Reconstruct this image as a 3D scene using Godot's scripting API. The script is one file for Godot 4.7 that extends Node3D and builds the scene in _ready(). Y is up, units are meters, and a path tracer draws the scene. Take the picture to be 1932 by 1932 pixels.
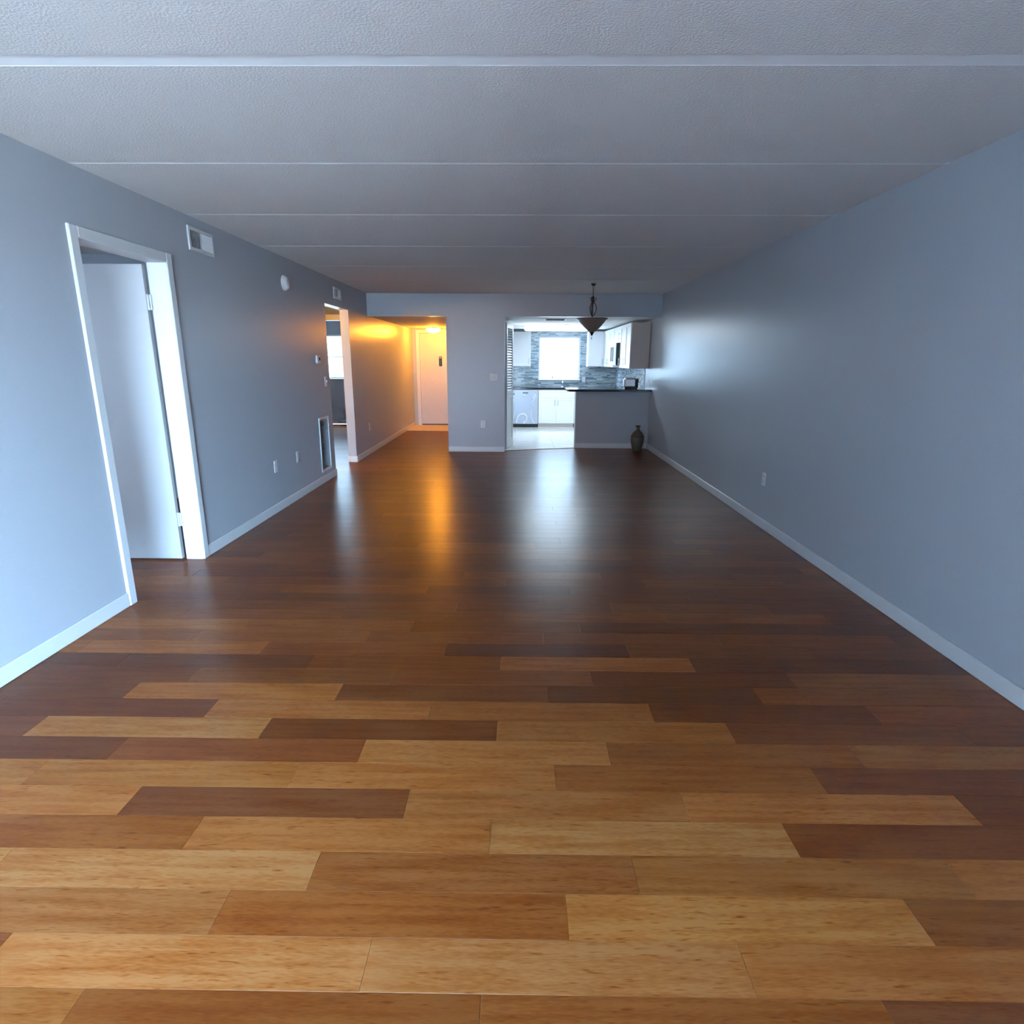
extends Node3D
# Empty living room looking down to a hall and a kitchen. Units are metres, y up, the room runs along -z.

# ---------------------------------------------------------------- measures of the place
const XL := -2.359            # inner face of the left wall
const XR := 2.194             # inner face of the right wall
const H := 2.441              # living room ceiling
const LOW := 2.108            # dropped ceiling over hall and kitchen
const T := 0.12               # wall thickness
const ZB := 1.40              # inner face of the wall behind the camera
const ZR := -0.5              # inner face of the window wall of the room behind the open door
const ZC := -9.657            # front of the beam and of the closet block
const ZK := -10.147           # front of the peninsula wall
const ZE := -13.88            # inner face of the outer wall at the far end
const ROW := 0.138            # floorboard width
const LEN := 0.943            # floorboard length

var M := {}
var used := {}
var rng := RandomNumberGenerator.new()

# ---------------------------------------------------------------- scene graph helpers
func numbered(called: String) -> String:
	var n: int = used.get(called, -1) + 1
	used[called] = n
	return called if n == 0 else "%s_%03d" % [called, n]

func tag(o: Node, label: String, category: String, group := "", kind := "") -> void:
	o.set_meta("label", label)
	o.set_meta("category", category)
	if group != "":
		o.set_meta("group", group)
	if kind != "":
		o.set_meta("kind", kind)

func thing(called: String, label: String, category: String, at := Vector3.ZERO, turn := 0.0, group := "", kind := "") -> Node3D:
	var o := Node3D.new()
	o.name = numbered(called)
	add_child(o)
	o.position = at
	o.rotation.y = turn
	tag(o, label, category, group, kind)
	return o

func obj(parent: Node, called: String, s: SurfaceTool, m: Material, label := "") -> MeshInstance3D:
	var o := MeshInstance3D.new()
	o.name = called
	o.mesh = s.commit()
	o.material_override = m
	parent.add_child(o, true)
	if label != "":
		o.set_meta("label", label)
	return o

func struct(called: String, label: String, category: String, s: SurfaceTool, m: Material) -> MeshInstance3D:
	var o := obj(self, numbered(called), s, m)
	tag(o, label, category, "", "structure")
	return o

# ---------------------------------------------------------------- mesh helpers
func mb() -> SurfaceTool:
	var s := SurfaceTool.new()
	s.begin(Mesh.PRIMITIVE_TRIANGLES)
	return s

func flat_uv(p: Vector3, n: Vector3) -> Vector2:
	var a := n.abs()
	if a.y >= a.x and a.y >= a.z:
		return Vector2(p.x, p.z)
	if a.x >= a.z:
		return Vector2(p.z, p.y)
	return Vector2(p.x, p.y)

func face(s: SurfaceTool, pts: Array, n: Vector3) -> void:
	for i in range(1, pts.size() - 1):
		var t := [pts[0], pts[i], pts[i + 1]]
		if (t[1] - t[0]).cross(t[2] - t[0]).dot(n) > 0.0:
			t = [t[0], t[2], t[1]]
		for p: Vector3 in t:
			s.set_normal(n)
			s.set_uv(flat_uv(p, n))
			s.add_vertex(p)

# a box with chamfered edges: centre, size, chamfer
func bx(s: SurfaceTool, c: Vector3, size: Vector3, b := 0.003, turn := Basis()) -> void:
	var h := size * 0.5
	b = minf(b, minf(h.x, minf(h.y, h.z)) * 0.8)
	for ax in 3:
		var u := (ax + 1) % 3
		var v := (ax + 2) % 3
		for sg in [-1.0, 1.0]:
			var n := Vector3.ZERO
			n[ax] = sg
			var pts := []
			for q in [[-1, -1], [1, -1], [1, 1], [-1, 1]]:
				var p := Vector3.ZERO
				p[ax] = sg * h[ax]
				p[u] = q[0] * (h[u] - b)
				p[v] = q[1] * (h[v] - b)
				pts.append(c + turn * p)
			face(s, pts, turn * n)
	if b < 0.0004:
		return
	for ax in 3:
		var u := (ax + 1) % 3
		var v := (ax + 2) % 3
		for su in [-1.0, 1.0]:
			for sv in [-1.0, 1.0]:
				var pts := []
				for e in [[-1, 0], [1, 0], [1, 1], [-1, 1]]:
					var p := Vector3.ZERO
					p[ax] = e[0] * (h[ax] - b)
					p[u] = su * (h[u] - (b if e[1] == 0 else 0.0))
					p[v] = sv * (h[v] - (0.0 if e[1] == 0 else b))
					pts.append(c + turn * p)
				var n := Vector3.ZERO
				n[u] = su
				n[v] = sv
				face(s, pts, turn * n.normalized())
	for sx in [-1.0, 1.0]:
		for sy in [-1.0, 1.0]:
			for sz in [-1.0, 1.0]:
				var k := Vector3(sx, sy, sz)
				face(s, [c + turn * (k * (h - Vector3(0, b, b))), c + turn * (k * (h - Vector3(b, 0, b))), c + turn * (k * (h - Vector3(b, b, 0)))], turn * k.normalized())

# a box from its lowest to its highest corner
func span(s: SurfaceTool, a: Vector3, z: Vector3, b := 0.0) -> void:
	bx(s, (a + z) * 0.5, (z - a).abs(), b)

func box_of(a: Vector3, z: Vector3, b := 0.0) -> SurfaceTool:
	var s := mb()
	span(s, a, z, b)
	return s

func smooth_quad(s: SurfaceTool, p: Array, n: Array) -> void:
	for t in [[0, 1, 2], [0, 2, 3]]:
		var o: Array = t
		var nn: Vector3 = n[o[0]] + n[o[1]] + n[o[2]]
		if (p[o[1]] - p[o[0]]).cross(p[o[2]] - p[o[0]]).dot(nn) > 0.0:
			o = [o[0], o[2], o[1]]
		for i in o:
			s.set_normal(n[i])
			s.set_uv(flat_uv(p[i], n[i]))
			s.add_vertex(p[i])

# profile of (radius, height) points turned about the y axis at c
func lathe(s: SurfaceTool, prof: Array, c := Vector3.ZERO, seg := 32, flip := false) -> void:
	for i in prof.size() - 1:
		var a: Vector2 = prof[i]
		var b: Vector2 = prof[i + 1]
		if a.distance_to(b) < 1e-6:
			continue
		var na := _pn(prof, i, i)
		var nb := _pn(prof, i + 1, i)
		if flip:
			na = -na
			nb = -nb
		for k in seg:
			var t0 := TAU * k / seg
			var t1 := TAU * (k + 1) / seg
			var d0 := Vector3(cos(t0), 0, sin(t0))
			var d1 := Vector3(cos(t1), 0, sin(t1))
			smooth_quad(s, [c + d0 * a.x + Vector3.UP * a.y, c + d1 * a.x + Vector3.UP * a.y, c + d1 * b.x + Vector3.UP * b.y, c + d0 * b.x + Vector3.UP * b.y],
				[d0 * na.x + Vector3.UP * na.y, d1 * na.x + Vector3.UP * na.y, d1 * nb.x + Vector3.UP * nb.y, d0 * nb.x + Vector3.UP * nb.y])

func _pn(prof: Array, i: int, seg_i: int) -> Vector2:
	var own: Vector2 = (prof[seg_i + 1] - prof[seg_i]).normalized()
	var other := own
	var j := i - 1 if i == seg_i else i
	if j >= 0 and j < prof.size() - 1:
		other = (prof[j + 1] - prof[j]).normalized()
	if own.dot(other) < 0.6:
		other = own
	var d: Vector2 = (own + other).normalized()
	return Vector2(d.y, -d.x)

func tube(s: SurfaceTool, pts: Array, r: float, seg := 8, taper := 1.0) -> void:
	var ring := []
	var dirs := []
	var side := Vector3.ZERO
	for i in pts.size():
		var d: Vector3
		if i == 0:
			d = pts[1] - pts[0]
		elif i == pts.size() - 1:
			d = pts[i] - pts[i - 1]
		else:
			d = (pts[i + 1] - pts[i]).normalized() + (pts[i] - pts[i - 1]).normalized()
		d = d.normalized()
		if side == Vector3.ZERO:
			side = d.cross(Vector3.UP if absf(d.y) < 0.9 else Vector3.RIGHT).normalized()
		else:
			side = (side - d * side.dot(d)).normalized()
		var up := d.cross(side)
		var rr := r * lerpf(1.0, taper, float(i) / (pts.size() - 1))
		var loop := []
		var nrm := []
		for k in seg:
			var n := side * cos(TAU * k / seg) + up * sin(TAU * k / seg)
			loop.append(pts[i] + n * rr)
			nrm.append(n)
		ring.append(loop)
		dirs.append(nrm)
	for i in pts.size() - 1:
		for k in seg:
			var k2 := (k + 1) % seg
			smooth_quad(s, [ring[i][k], ring[i][k2], ring[i + 1][k2], ring[i + 1][k]], [dirs[i][k], dirs[i][k2], dirs[i + 1][k2], dirs[i + 1][k]])
	face(s, ring[0], (pts[0] - pts[1]).normalized())
	face(s, ring[-1], (pts[-1] - pts[-2]).normalized())

# a flat convex outline in x and z, from y0 up to y1, its upper edge chamfered
func slab(s: SurfaceTool, poly: PackedVector2Array, y0: float, y1: float, b: float) -> void:
	var c := Vector2.ZERO
	for p in poly:
		c += p / poly.size()
	var shrunk := Geometry2D.offset_polygon(poly, -b)
	var up := []
	if shrunk.size() == 1 and shrunk[0].size() == poly.size():
		for p in poly:
			var best: Vector2 = shrunk[0][0]
			for q in shrunk[0]:
				if q.distance_to(p) < best.distance_to(p):
					best = q
			up.append(Vector3(best.x, y1, best.y))
	else:
		for p in poly:
			var q := p + (c - p).normalized() * b * 1.4
			up.append(Vector3(q.x, y1, q.y))
	face(s, up, Vector3.UP)
	for i in poly.size():
		var j := (i + 1) % poly.size()
		var p := poly[i]
		var q := poly[j]
		var mid := (p + q) * 0.5
		var out2 := (q - p).orthogonal().normalized()
		if out2.dot(mid - c) < 0.0:
			out2 = -out2
		var o := Vector3(out2.x, 0, out2.y)
		face(s, [Vector3(p.x, y0, p.y), Vector3(q.x, y0, q.y), Vector3(q.x, y1 - b, q.y), Vector3(p.x, y1 - b, p.y)], o)
		face(s, [Vector3(p.x, y1 - b, p.y), Vector3(q.x, y1 - b, q.y), up[j], up[i]], (o + Vector3.UP).normalized())

# ---------------------------------------------------------------- materials
func srgb(r: float, g: float, b: float) -> Color:
	return Color(r / 255.0, g / 255.0, b / 255.0)

func mat(c: Color, rough := 0.5, metal := 0.0, spec := 0.5) -> StandardMaterial3D:
	var m := StandardMaterial3D.new()
	m.albedo_color = c
	m.roughness = rough
	m.metallic = metal
	m.metallic_specular = spec
	return m

func noise_image(w: int, h: int, freq: float, seed_: int, octaves := 3, kind := FastNoiseLite.TYPE_SIMPLEX_SMOOTH) -> Image:
	var n := FastNoiseLite.new()
	n.seed = seed_
	n.noise_type = kind
	n.frequency = freq
	n.fractal_octaves = octaves
	var im := n.get_seamless_image(w, h)
	im.convert(Image.FORMAT_L8)
	return im

func relief(m: StandardMaterial3D, im: Image, metres: float, cm: float) -> void:
	m.heightmap_enabled = true
	m.heightmap_texture = ImageTexture.create_from_image(im)
	m.heightmap_scale = cm
	m.uv1_triplanar = true
	m.uv1_world_triplanar = true
	m.uv1_scale = Vector3.ONE / metres

func wood_texture() -> ImageTexture:
	var w := 2048
	var h := 1024
	var parts := []
	for a in [[128, 1024, 0.03, 11, 4], [64, 512, 0.05, 12, 3], [256, 1024, 0.09, 13, 3], [256, 128, 0.03, 14, 3], [256, 1024, 0.2, 15, 2]]:
		var im := noise_image(a[0], a[1], a[2], a[3], a[4])
		im.resize(w, h, Image.INTERPOLATE_CUBIC)
		parts.append(im.get_data())
	var out := PackedByteArray()
	out.resize(w * h * 3)
	var g1: PackedByteArray = parts[0]
	var g2: PackedByteArray = parts[1]
	var po: PackedByteArray = parts[2]
	var mo: PackedByteArray = parts[3]
	var fi: PackedByteArray = parts[4]
	for i in w * h:
		var v := 0.91 + (g1[i] - 128) * 0.0011 + (g2[i] - 128) * 0.0007 + (mo[i] - 128) * 0.0005 + (fi[i] - 128) * 0.0009
		if po[i] < 80:
			v -= (80 - po[i]) * 0.0062 * (g2[i] / 150.0)
		if po[i] > 186:
			v += (po[i] - 186) * 0.0028
		v = clampf(v, 0.25, 1.0)
		out[i * 3] = int(255.0 * sqrt(v))
		out[i * 3 + 1] = int(255.0 * v)
		out[i * 3 + 2] = int(255.0 * v * v)
	var img := Image.create_from_data(w, h, false, Image.FORMAT_RGB8, out)
	return ImageTexture.create_from_image(img)

func make_materials() -> void:
	var wall := mat(srgb(182, 186, 193), 0.285, 0.0, 0.4)
	relief(wall, noise_image(512, 512, 0.09, 21, 3), 0.55, 0.035)
	M.wall = wall
	var ceil := mat(srgb(237, 236, 235), 0.85, 0.0, 0.3)
	relief(ceil, noise_image(512, 512, 0.085, 22, 3), 0.55, 0.16)
	M.ceiling = ceil
	M.joint = mat(srgb(240, 241, 242), 0.55)
	M.low_ceiling = mat(srgb(226, 226, 224), 0.7)
	M.white = mat(srgb(222, 224, 226), 0.32)
	M.door = mat(srgb(202, 202, 204), 0.35)
	var wood := StandardMaterial3D.new()
	wood.albedo_texture = wood_texture()
	wood.vertex_color_use_as_albedo = true
	wood.roughness = 0.28
	wood.metallic_specular = 0.34
	M.wood = wood
	M.subfloor = mat(srgb(58, 34, 20), 0.9)
	M.tile = mat(srgb(206, 205, 202), 0.22)
	M.foyer = mat(srgb(214, 200, 178), 0.35)
	M.grout = mat(srgb(190, 190, 190), 0.9)
	M.cabinet = mat(srgb(240, 241, 243), 0.35)
	M.toe = mat(srgb(222, 214, 208), 0.5)
	M.steel = mat(srgb(190, 192, 196), 0.28, 1.0)
	M.bronze = mat(srgb(70, 56, 46), 0.4, 0.7)
	M.film = mat(srgb(186, 194, 208), 0.24, 0.25)
	M.film_fold = mat(srgb(240, 244, 250), 0.2)  # near white, painting the highlights along the film creases
	M.black = mat(srgb(14, 14, 16), 0.3)
	M.dark = mat(srgb(46, 48, 54), 0.6)
	M.louver_gap = mat(srgb(176, 180, 184), 0.8)
	var stone := mat(srgb(24, 26, 30), 0.12)
	var flecks := noise_image(256, 256, 0.12, 31, 3)
	flecks.convert(Image.FORMAT_RGB8)
	flecks.adjust_bcs(1.6, 1.5, 1.0)
	stone.albedo_color = srgb(46, 48, 54)
	stone.albedo_texture = ImageTexture.create_from_image(flecks)
	stone.uv1_triplanar = true
	stone.uv1_world_triplanar = true
	stone.uv1_scale = Vector3.ONE * 4.0
	M.stone = stone
	var mosaic := StandardMaterial3D.new()
	mosaic.vertex_color_use_as_albedo = true
	mosaic.roughness = 0.14
	M.mosaic = mosaic
	M.grille = mat(srgb(160, 162, 168), 0.5)
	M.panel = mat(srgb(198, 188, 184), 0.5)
	M.facade = mat(srgb(94, 94, 96), 0.9)
	M.facade_yard = mat(srgb(104, 104, 103), 0.9)
	M.sheet = mat(srgb(150, 152, 154), 0.5, 0.3)
	M.concrete = mat(srgb(202, 200, 196), 0.85)
	M.plate = mat(srgb(230, 231, 233), 0.4)
	M.vase = mat(srgb(98, 90, 78), 0.3, 0.3)
	M.vase_band = mat(srgb(72, 60, 48), 0.45, 0.2)
	var bowl := mat(srgb(126, 106, 94), 0.4)
	bowl.backlight_enabled = true
	bowl.backlight = Color(0.10, 0.09, 0.08)
	M.bowl = bowl
	M.slot = mat(srgb(58, 62, 70), 0.8)
	var glass := mat(Color(0.95, 0.98, 1.0, 0.06), 0.02)
	glass.transparency = BaseMaterial3D.TRANSPARENCY_ALPHA
	M.glass = glass
	M.chrome = mat(srgb(226, 228, 232), 0.3, 0.85)
	M.oven_glass = mat(srgb(20, 22, 26), 0.08)
	M.crystal = mat(srgb(225, 215, 215), 0.1)

func glow(c: Color, power: float) -> StandardMaterial3D:
	var m := mat(Color(0.9, 0.9, 0.9), 0.4)
	m.emission_enabled = true
	m.emission = c
	m.emission_energy_multiplier = power
	return m

# ---------------------------------------------------------------- start
func _ready() -> void:
	rng.seed = 4711
	# camera
	var cam := Camera3D.new()
	cam.name = "camera"
	add_child(cam)
	cam.position = Vector3(0, 1.455, 0)
	cam.rotation = Vector3(-0.2503, 0.0105, 0.0044)
	cam.fov = 81.46
	cam.near = 0.05
	cam.far = 200.0
	cam.current = true
	# sky: bright overcast daylight that enters through the windows
	var sky_material := ProceduralSkyMaterial.new()
	sky_material.sky_top_color = Color(0.68, 0.85, 1.0)
	sky_material.sky_horizon_color = Color(0.70, 0.86, 1.0)
	sky_material.ground_horizon_color = Color(0.73, 0.85, 0.97)
	sky_material.ground_bottom_color = Color(0.55, 0.62, 0.68)
	sky_material.sky_energy_multiplier = 1.0
	sky_material.ground_energy_multiplier = 1.0
	var sky := Sky.new()
	sky.sky_material = sky_material
	var env := Environment.new()
	env.background_mode = Environment.BG_SKY
	env.sky = sky
	env.background_energy_multiplier = 130.0
	env.tonemap_mode = Environment.TONE_MAPPER_LINEAR
	env.tonemap_exposure = 1.0
	env.sdfgi_enabled = true
	env.ssao_enabled = true
	env.ssil_enabled = true
	var world := WorldEnvironment.new()
	world.name = "world"
	world.environment = env
	add_child(world)

	make_materials()
	build_shell()
	build_floor()
	build_ceiling()
	build_openings()
	build_baseboards()
	build_kitchen()
	build_lamps()
	build_wall_fittings()
	build_vase()

# ---------------------------------------------------------------- walls
func build_shell() -> void:
	var s := mb()
	var xo := XL - T
	# holes as [z0, z1, y0, y1]: door, passage, two supply ducts, return duct
	side_wall(s, xo, XL, ZE, ZB, H, [[-4.221, -3.376, 0.0, 2.087], [-8.585, -7.565, 0.0, 2.112], [-4.874, -4.566, 2.2335, 2.3465], [-8.234, -7.966, 2.231, 2.319], [-7.355, -7.045, 0.16, 0.75]])
	struct("wall_left", "long grey painted wall with the white door and the open passage", "wall", s, M.wall)
	struct("wall_right", "long plain grey painted wall on the side of the dark vase", "wall", box_of(Vector3(XR, 0, ZE), Vector3(XR + T, H, ZB)), M.wall)
	# wall behind the camera with the balcony door opening
	s = mb()
	wall_with_hole(s, ZB, ZB + T, XL - T, XR + T, H, -2.25, 0.1, 0.0, 2.06)
	struct("wall_front", "grey wall with the sliding balcony door, behind the viewer", "wall", s, M.wall)
	# far outer wall: kitchen window, closed entrance door stands in front of it
	s = mb()
	wall_with_hole(s, ZE - 0.16, ZE, -0.3, XR + T, H, 0.442, 1.374, 1.031, 1.965)
	struct("wall_back", "kitchen wall with mosaic tiles around the bright window", "wall", s, M.wall)
	s = mb()
	wall_with_hole(s, ZE - 0.16, ZE, -6.0, XL - T, H, -4.95, -3.84, 1.03, 1.985)
	struct("wall_bedroom_back", "blue grey bedroom wall below and above the bright window seen through the passage", "wall", s, M.wall)
	# hall end wall with the entrance door
	s = mb()
	span(s, Vector3(XL, 0, -13.74), Vector3(-2.215, LOW, -13.62))
	span(s, Vector3(-2.215, 2.03, -13.74), Vector3(-1.28, LOW, -13.62))
	span(s, Vector3(-1.28, 0, -13.74), Vector3(-1.14, LOW, -13.62))
	span(s, Vector3(XL, 0, -14.04), Vector3(-0.3, H, -13.9))
	struct("wall_hall_end", "narrow wall strip around the entrance door at the end of the yellow lit hall", "wall", s, M.wall)
	# closet block between hall and kitchen
	struct("wall_closet", "grey wall block between hall and kitchen with the double switch", "wall", box_of(Vector3(-1.14, 0, -13.88), Vector3(-0.229, LOW, ZC)), M.wall)
	# beam across the room
	struct("wall_beam", "grey beam across the room above hall and kitchen", "beam", box_of(Vector3(XL, LOW - 0.002, ZC - 0.1), Vector3(XR, H, ZC)), M.wall)
	# peninsula half wall
	struct("wall_peninsula", "low grey half wall under the black counter beside the vase", "half wall", box_of(Vector3(0.966, 0, ZK - 0.12), Vector3(XR, 0.953, ZK), 0.002), M.wall)
	struct("trim_peninsula", "white end cap on the edge of the low grey half wall", "trim", box_of(Vector3(0.952, 0, ZK - 0.122), Vector3(0.966, 0.953, ZK + 0.002), 0.002), M.white)
	# bedroom behind the white door
	s = mb()
	span(s, Vector3(-6.0 - T, 0, -6.3), Vector3(-6.0, H, ZR))
	span(s, Vector3(-6.0, 0, -6.3), Vector3(XL - T, H, -6.2))
	wall_with_hole(s, ZR, ZR + T, -6.0, XL - T, H, -5.4, -3.5, 0.7, 2.05)
	struct("wall_bedroom_side", "walls of the dim room behind the open white door", "wall", s, M.wall)
	# added balcony outside the sliding door; its slab and party wall block daylight
	struct("floor_balcony_added", "pale concrete floor added outside the sliding door to bounce daylight up to the ceiling", "balcony floor", box_of(Vector3(-2.6, -0.25, ZB + T), Vector3(3.6, -0.05, 3.4)), M.concrete)
	struct("ceiling_balcony_added", "unseen concrete slab added over the balcony to block high daylight", "balcony ceiling", box_of(Vector3(-2.6, 2.55, ZB + T), Vector3(3.6, 2.75, 2.5)), M.concrete)
	struct("wall_balcony_added", "unseen party wall added beside the balcony to block sideways daylight", "balcony wall", box_of(Vector3(-2.6, -0.05, ZB + T), Vector3(-2.42, 2.55, 3.4)), M.concrete)
	# added blocks that hold back daylight: one beyond the balcony, one across the yard
	struct("added_building", "unseen grey wing added beyond the balcony to block straight daylight", "added_building", box_of(Vector3(-22, -6, 15), Vector3(-0.2, 9, 21)), M.facade)
	struct("added_building", "dark grey block added across the yard to dim the kitchen window", "added_building", box_of(Vector3(-22, -6, -36), Vector3(22, 14, -28)), M.facade_yard)
	# passage and bedroom beyond it
	s = mb()
	span(s, Vector3(-3.75 - T, 0, -9.4), Vector3(-3.75, H, -6.3))
	wall_with_hole(s, -9.52, -9.4, -6.0, XL - T, H, -3.36, -2.6, 0.0, 2.03)
	span(s, Vector3(-6.0 - T, 0, ZE), Vector3(-6.0, H, -9.4))
	struct("wall_passage", "passage walls with the bedroom doorway seen through the opening", "wall", s, M.wall)

func side_wall(s: SurfaceTool, x0: float, x1: float, z0: float, z1: float, top: float, holes: Array) -> void:
	var cuts := [z0, z1]
	for h in holes:
		cuts.append(h[0])
		cuts.append(h[1])
	cuts.sort()
	for i in cuts.size() - 1:
		var mid: float = (cuts[i] + cuts[i + 1]) * 0.5
		var y := 0.0
		for h in holes:
			if mid > h[0] and mid < h[1]:
				if h[2] > y:
					span(s, Vector3(x0, y, cuts[i]), Vector3(x1, h[2], cuts[i + 1]))
				y = h[3]
		span(s, Vector3(x0, y, cuts[i]), Vector3(x1, top, cuts[i + 1]))

# an open sheet metal box sunk into the wall behind a vent (local +z is the room)
func duct(t: Node3D, x0: float, x1: float, y0: float, y1: float) -> void:
	var s := mb()
	var d := -0.112
	span(s, Vector3(x0, y0, d), Vector3(x1, y1, d + 0.002))
	span(s, Vector3(x0, y0, d), Vector3(x0 + 0.002, y1, -0.001))
	span(s, Vector3(x1 - 0.002, y0, d), Vector3(x1, y1, -0.001))
	span(s, Vector3(x0, y0, d), Vector3(x1, y0 + 0.002, -0.001))
	span(s, Vector3(x0, y1 - 0.002, d), Vector3(x1, y1, -0.001))
	obj(t, "duct", s, M.sheet, "sheet metal duct behind the louvres")

func wall_with_hole(s: SurfaceTool, z0: float, z1: float, x0: float, x1: float, top: float, hx0: float, hx1: float, hy0: float, hy1: float) -> void:
	span(s, Vector3(x0, 0, z0), Vector3(hx0, top, z1))
	span(s, Vector3(hx1, 0, z0), Vector3(x1, top, z1))
	span(s, Vector3(hx0, hy1, z0), Vector3(hx1, top, z1))
	if hy0 > 0.001:
		span(s, Vector3(hx0, 0, z0), Vector3(hx1, hy0, z1))

# ---------------------------------------------------------------- floor
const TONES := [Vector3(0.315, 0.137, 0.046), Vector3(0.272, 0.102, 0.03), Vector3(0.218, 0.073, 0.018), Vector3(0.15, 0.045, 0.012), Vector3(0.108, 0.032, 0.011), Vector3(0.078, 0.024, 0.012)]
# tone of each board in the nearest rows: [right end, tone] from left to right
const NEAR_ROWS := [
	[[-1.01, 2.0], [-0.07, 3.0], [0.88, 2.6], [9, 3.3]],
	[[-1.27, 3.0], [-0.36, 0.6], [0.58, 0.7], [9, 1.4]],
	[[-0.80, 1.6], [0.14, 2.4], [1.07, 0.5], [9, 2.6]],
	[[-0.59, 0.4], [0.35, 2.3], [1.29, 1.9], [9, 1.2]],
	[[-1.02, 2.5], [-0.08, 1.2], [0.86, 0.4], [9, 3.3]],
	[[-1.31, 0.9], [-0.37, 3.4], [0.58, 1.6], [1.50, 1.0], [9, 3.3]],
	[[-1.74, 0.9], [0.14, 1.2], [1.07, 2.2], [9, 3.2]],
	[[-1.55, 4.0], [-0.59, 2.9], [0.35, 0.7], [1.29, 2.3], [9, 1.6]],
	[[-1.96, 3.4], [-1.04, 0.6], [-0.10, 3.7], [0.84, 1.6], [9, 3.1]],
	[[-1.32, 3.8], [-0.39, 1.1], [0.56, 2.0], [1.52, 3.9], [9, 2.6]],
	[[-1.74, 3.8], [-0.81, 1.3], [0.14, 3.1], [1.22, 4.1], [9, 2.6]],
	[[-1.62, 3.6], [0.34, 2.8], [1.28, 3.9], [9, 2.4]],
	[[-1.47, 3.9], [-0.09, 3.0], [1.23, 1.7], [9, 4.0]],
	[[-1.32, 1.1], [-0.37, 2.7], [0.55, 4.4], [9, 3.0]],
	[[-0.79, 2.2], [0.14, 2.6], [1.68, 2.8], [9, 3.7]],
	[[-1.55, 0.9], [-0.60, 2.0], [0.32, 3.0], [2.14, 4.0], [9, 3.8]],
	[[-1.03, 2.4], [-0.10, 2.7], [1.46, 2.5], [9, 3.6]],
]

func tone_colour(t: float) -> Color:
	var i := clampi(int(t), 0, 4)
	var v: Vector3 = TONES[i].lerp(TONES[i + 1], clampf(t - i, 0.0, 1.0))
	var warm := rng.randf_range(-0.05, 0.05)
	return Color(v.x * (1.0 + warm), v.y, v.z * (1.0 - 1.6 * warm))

func board(s: SurfaceTool, x0: float, x1: float, z0: float, z1: float, c: Color) -> void:
	# fine open joints only where they can be told apart; further off the boards lie tight
	var tight := z0 < -7.6
	var g := 0.0 if tight else 0.0003
	x0 += g
	x1 -= g
	z0 += g
	z1 -= g
	var b := 0.00002 if tight else 0.0005
	var tx := rng.randf_range(-0.00015, 0.00015)
	var tz := rng.randf_range(-0.00009, 0.00009)
	if tight:
		tx *= 0.1
		tz *= 0.1
	var off := Vector2(rng.randf(), rng.randf())
	var y := func(x: float, z: float) -> float: return -0.0006 + tx * (2.0 * (x - x0) / (x1 - x0) - 1.0) + tz * (2.0 * (z - z0) / (z1 - z0) - 1.0)
	var o := [Vector2(x0, z0), Vector2(x1, z0), Vector2(x1, z1), Vector2(x0, z1)]
	var i := [Vector2(x0 + b, z0 + b), Vector2(x1 - b, z0 + b), Vector2(x1 - b, z1 - b), Vector2(x0 + b, z1 - b)]
	var topv := []
	var edge := []
	var low := []
	for k in 4:
		topv.append(Vector3(i[k].x, y.call(i[k].x, i[k].y), i[k].y))
		edge.append(Vector3(o[k].x, y.call(o[k].x, o[k].y) - (0.00002 if tight else 0.0004), o[k].y))
		low.append(Vector3(o[k].x, -0.012, o[k].y))
	var n: Vector3 = (topv[3] - topv[0]).cross(topv[1] - topv[0]).normalized()
	if n.y < 0.0:
		n = -n
	var faces := [[topv, n]]
	var outs := [Vector3(0, 0, -1), Vector3(1, 0, 0), Vector3(0, 0, 1), Vector3(-1, 0, 0)]
	for k in 4:
		var j := (k + 1) % 4
		faces.append([[edge[k], edge[j], topv[j], topv[k]], (outs[k] + Vector3.UP).normalized()])
		faces.append([[low[k], low[j], edge[j], edge[k]], outs[k]])
	for f in faces:
		for t in [[0, 1, 2], [0, 2, 3]]:
			var p: Array = [f[0][t[0]], f[0][t[1]], f[0][t[2]]]
			if (p[1] - p[0]).cross(p[2] - p[0]).dot(f[1]) > 0.0:
				p = [p[0], p[2], p[1]]
			for v: Vector3 in p:
				s.set_normal(f[1])
				s.set_color(c)
				s.set_uv(Vector2((v.x - x0) / 2.2, (v.z - z0) / 1.1) + off)
				s.add_vertex(v)

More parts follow.
